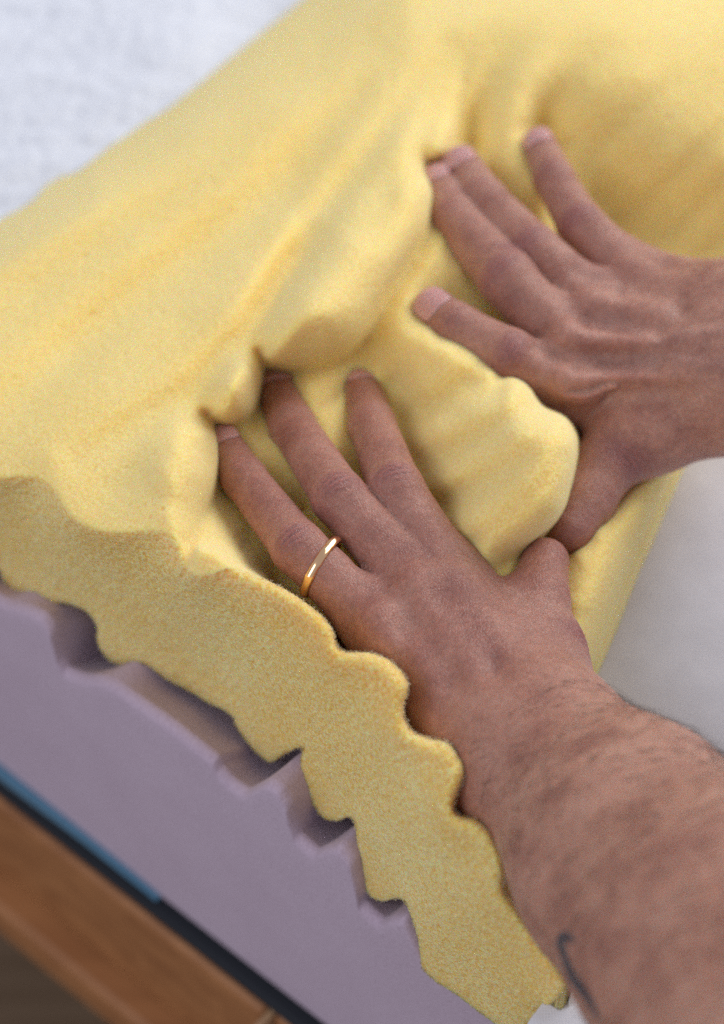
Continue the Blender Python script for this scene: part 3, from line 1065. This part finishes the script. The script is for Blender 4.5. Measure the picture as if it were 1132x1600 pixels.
low = {
    'flush': .42,
    'fingers': {
        'pinky': [J(478, 962, .028, .0062), J(520, 985, .038, .0070), J(565, 1005, .052, .0080), J(640, 1045, .058, .0105)],
        'ring': [J(350, 694, .066, .0074), J(382, 748, .071, .0084), J(466, 856, .081, .0097), J(592, 975, .068, .0114)],
        'middle': [J(430, 606, .056, .0083), J(457, 665, .068, .0090), J(530, 778, .082, .0101), J(655, 920, .070, .0120)],
        'index': [J(566, 602, .055, .0078), J(582, 665, .066, .0092), J(618, 765, .080, .0105), J(705, 915, .068, .0128)],
        'thumb': [J(852, 878, .062, .0092), J(840, 935, .063, .0112), J(852, 1005, .061, .0118), J(850, 1085, .057, .0140)],
    },
    'palm': [
        (J(640, 1045, .057, .0120), J(785, 1205, .064, .0160)),
        (J(592, 975, .066, .0125), J(795, 1185, .070, .0165)),
        (J(655, 920, .067, .0130), J(820, 1165, .072, .0165)),
        (J(712, 915, .065, .0130), J(860, 1145, .072, .0165)),
        (J(850, 1060, .055, .0140), J(872, 1140, .068, .0165)),
        (J(720, 1050, .058, .0150), J(820, 1120, .064, .0150)),
        (J(790, 975, .056, .0105), J(845, 1060, .058, .0135)),
    ],
    'arm': [
        (J(826, 1222, .066, .0170), J(964, 1390, .086, .0245)),
        (J(880, 1150, .072, .0172), J(1004, 1266, .088, .0250)),
        (J(964, 1390, .086, .0245), J(1088, 1513, .103, .0300)),
        (J(1004, 1266, .088, .0250), J(1174, 1425, .110, .0310)),
        (J(1088, 1513, .103, .0300), J(1212, 1690, .122, .0335)),
        (J(1174, 1425, .110, .0310), J(1365, 1570, .134, .0345)),
        (J(1212, 1690, .122, .0335), J(1420, 1950, .150, .0360)),
        (J(1365, 1570, .134, .0345), J(1560, 1760, .160, .0370)),
        (J(840, 1185, .070, .0165), J(970, 1325, .086, .0255)),
        (J(970, 1325, .086, .0255), J(1120, 1470, .106, .0320)),
        (J(1120, 1470, .106, .0320), J(1290, 1640, .128, .0350)),
    ],
    'ridges': [
        (J(592, 972, .0795, .0028), J(740, 1130, .0795, .0020), .009),
        (J(652, 915, .0820, .0030), J(780, 1110, .0810, .0020), .009),
        (J(706, 915, .0800, .0030), J(830, 1100, .0805, .0020), .009),
        (J(632, 1040, .0685, .0030), J(740, 1160, .0750, .0020), .008),
        (J(600, 975, .0775, .0068), J(612, 990, .0765, .0068), .008),
        (J(655, 920, .0800, .0072), J(668, 938, .0790, .0072), .008),
        (J(708, 915, .0780, .0070), J(720, 935, .0770, .0070), .008),
        (J(858, 1000, .063, .0060), J(860, 1040, .064, .0060), .008),
    ],
    'veins': [
        ([J(640, 960, .07, 0), J(690, 1010, .07, 0), J(750, 1030, .07, 0), J(830, 1100, .07, 0), J(900, 1170, .08, 0)], .0022, .0011),
        ([J(690, 1010, .07, 0), J(700, 1080, .07, 0), J(760, 1150, .07, 0)], .0019, .0008),
        ([J(860, 1180, .09, 0), J(960, 1260, .10, 0), J(1060, 1420, .11, 0)], .0028, .0009),
    ],
    'hollows': [
        ([J(560, 905, .07, 0), J(628, 975, .07, 0), J(700, 1060, .07, 0)], .0052, .0031),
        ([J(628, 860, .07, 0), J(685, 925, .07, 0), J(765, 1030, .07, 0)], .0052, .0030),
        ([J(570, 985, .06, 0), J(625, 1015, .06, 0), J(690, 1090, .06, 0)], .0048, .0022),
    ],
    'up': {'all': np.array([.10, -.35, .93]), 'ring': np.array([.05, -.45, .9]), 'thumb': np.array([.95, .1, .30])},
    'tattoo': [(890, 1466), (880, 1463), (876, 1474), (882, 1494), (890, 1515), (903, 1538), (920, 1562), (934, 1590)],
    'moles': [(1026, 1276, 6), (1110, 1420, 4)],
    'no_nail': ('pinky', 'thumb'),
}
arm1, F1, A1, V1, N1 = make_arm(low, person, 'arm')
arm1['label'] = 'lower arm with a gold ring, tattoo line and dark hairs'

up = {
    'flush': .30,
    'fingers': {
        'pinky': [J(844, 226, .077, 0.0075), J(866, 280, .079, 0.0087), J(908, 352, .081, 0.0098), J(985, 432, .070, 0.0121)],
        'ring': [J(722, 260, .078, 0.0088), J(755, 312, .081, 0.0098), J(832, 392, .086, 0.0110), J(925, 478, .072, 0.0134)],
        'middle': [J(686, 288, .076, 0.0086), J(712, 345, .081, 0.0099), J(792, 435, .087, 0.0114), J(885, 530, .073, 0.0141)],
        'index': [J(678, 482, .081, 0.0084), J(715, 512, .082, 0.0095), J(795, 556, .082, 0.0107), J(890, 600, .068, 0.0143)],
        'thumb': [J(893, 830, .056, 0.0090), J(916, 784, .056, 0.0110), J(945, 728, .056, 0.0127), J(1000, 672, .060, 0.0165)],
    },
    'palm': [
        (J(985, 432, .068, .0125), J(1165, 485, .078, .0170)),
        (J(925, 478, .070, .0130), J(1170, 520, .080, .0180)),
        (J(885, 530, .070, .0135), J(1175, 560, .080, .0180)),
        (J(890, 595, .065, .0140), J(1175, 595, .078, .0185)),
        (J(905, 615, .056, .0130), J(1020, 660, .062, .0170)),
        (J(1020, 660, .060, .0170), J(1175, 620, .074, .0190)),
        (J(1000, 560, .062, .0180), J(1100, 560, .066, .0190)),
    ],
    'arm': [
        (J(1165, 500, .080, .0185), J(1420, 440, .110, .0260)),
        (J(1175, 600, .078, .0190), J(1440, 560, .110, .0270)),
        (J(1420, 440, .110, .0260), J(1640, 400, .140, .0300)),
        (J(1440, 560, .110, .0270), J(1660, 530, .140, .0310)),
    ],
    'ridges': [
        (J(928, 476, .0835, .0030), J(1120, 505, .0930, .0022), .009),
        (J(890, 526, .0850, .0032), J(1120, 545, .0945, .0022), .009),
        (J(893, 590, .0805, .0032), J(1120, 585, .0920, .0022), .009),
        (J(988, 432, .0800, .0028), J(1120, 468, .0900, .0020), .008),
        (J(925, 480, .0835, .0076), J(940, 484, .0830, .0076), .006),
        (J(887, 532, .0845, .0080), J(902, 536, .0840, .0080), .006),
        (J(890, 598, .0795, .0078), J(905, 600, .0795, .0078), .006),
        (J(986, 434, .0780, .0066), J(1000, 440, .0780, .0066), .008),
    ],
    'veins': [
        ([J(905, 505, .08, 0), J(950, 500, .085, 0), J(1020, 530, .09, 0), J(1132, 520, .095, 0)], .0026, .0014),
        ([J(900, 565, .08, 0), J(960, 570, .085, 0), J(1040, 560, .09, 0), J(1132, 580, .09, 0)], .0026, .0013),
        ([J(970, 465, .08, 0), J(1040, 490, .085, 0), J(1132, 490, .09, 0)], .0024, .0007),
    ],
    'hollows': [
        ([J(850, 455, .08, 0), J(915, 500, .08, 0), J(1020, 530, .08, 0)], .0058, .0038),
        ([J(905, 430, .08, 0), J(965, 450, .08, 0), J(1050, 490, .08, 0)], .0055, .0036),
        ([J(850, 545, .08, 0), J(900, 565, .08, 0), J(1010, 570, .08, 0)], .0055, .0036),
        ([J(910, 620, .08, 0), J(960, 620, .08, 0), J(1040, 620, .08, 0)], .0065, .0032),
    ],
    'up': {'all': np.array([-.12, -.35, .92]), 'index': np.array([-.1, -.5, .85]), 'ring': np.array([-.3, -.35, .88]), 'middle': np.array([-.45, -.3, .84]),
           'pinky': np.array([-.35, -.3, .88]), 'thumb': np.array([.75, .1, .6])},
    'no_nail': ('thumb',),
}
arm2, F2, A2, V2, N2 = make_arm(up, person, 'arm')
arm2['label'] = 'upper arm reaching in from the side without a ring'


# hairs on the ringed forearm
def hairs(V_, N_, n, origin, axis, start, parent):
    rel = V_ - origin
    s = rel @ axis
    r = np.random.RandomState(11)
    wgt = np.clip((s - start) / .03, 0, 1) * (N_[:, 2] > -.35)
    wgt = wgt * (.55 + 1.3 * np.clip(N_[:, 0] * .6 + .3, 0, 1))
    ids = r.choice(len(V_), n, p=wgt / wgt.sum())
    hv, hf = [], []
    for i in ids:
        p, nn = V_[i], N_[i]
        side = np.cross(nn, axis)
        d = axis * r.uniform(-.1, .6) + side * r.uniform(.45, 1.1) * (1 if r.rand() < .85 else -1)
        d = d - nn * (d @ nn); d /= np.linalg.norm(d)
        Lh = r.uniform(.005, .013)
        w = r.uniform(.00005, .0001)
        lift = r.uniform(.1, .45)
        cur = side * r.uniform(-.25, .25)
        prev = None
        for k in range(4):
            t = k / 3
            c = p + d * Lh * t + nn * (lift * Lh * (t - .75 * t * t)) + cur * Lh * t * t
            e1 = np.cross(d, nn); ww = w * (1 - .8 * t)
            ring = [c + e1 * ww, c - e1 * .5 * ww + nn * .87 * ww, c - e1 * .5 * ww - nn * .87 * ww]
            b = len(hv); hv += ring
            if prev is not None:
                for q_ in range(3):
                    hf.append((prev + q_, prev + (q_ + 1) % 3, b + (q_ + 1) % 3, b + q_))
            prev = b
    o = mesh_obj('arm_hair', hv, hf, M_HAIR)
    o.parent = parent
    tag(o, kind='stuff')


wr = J(830, 1170, .07, 0)[:3]
el = J(1200, 1600, .12, 0)[:3]
hairs(V1, N1, 3000, wr, (el - wr) / np.linalg.norm(el - wr), -.005, arm1)

# ------------------------------------------------------------------ ring
pip, mcp = low['fingers']['ring'][2], low['fingers']['ring'][3]
ax = (mcp[:3] - pip[:3]); ax /= np.linalg.norm(ax)
t_ = .27
rc = pip[:3] * (1 - t_) + mcp[:3] * t_
n0 = ax + np.array([.20, .10, .12]); n0 /= np.linalg.norm(n0)
e1 = np.cross(n0, [0, 0, 1.0]); e1 /= np.linalg.norm(e1)
e2 = np.cross(e1, n0)
secs, prf = 72, [(-.0019, 0), (-.0017, .0007), (-.0010, .0013), (0, .0015), (.0010, .0013), (.0017, .0007), (.0019, 0), (0, -.0002)]
rv = []
for i in range(secs):
    a = 2 * pi * i / secs
    d = cos(a) * e1 + sin(a) * e2
    p = rc + d * .03
    for it in range(30):
        p = p - d * max(F1.sample(A1, p[None])[0], 0) * .8
    rad = min(np.linalg.norm(p - rc), .0135)
    rv.append((rad, d))
rads = np.array([x[0] for x in rv])
rads = np.convolve(np.r_[rads[-8:], rads, rads[:8]], np.ones(17) / 17, 'valid') + .0002
rvv = [rc + d * (rads[i] + b) + n0 * a for i, (_, d) in enumerate(rv) for a, b in prf]
np_ = len(prf)
rf = [(i * np_ + j, ((i + 1) % secs) * np_ + j, ((i + 1) % secs) * np_ + (j + 1) % np_, i * np_ + (j + 1) % np_) for i in range(secs) for j in range(np_)]
ring = mesh_obj('ring', rvv, rf, M_GOLD)
tag(ring, 'plain narrow gold wedding band worn on a finger of the lower hand', 'ring')
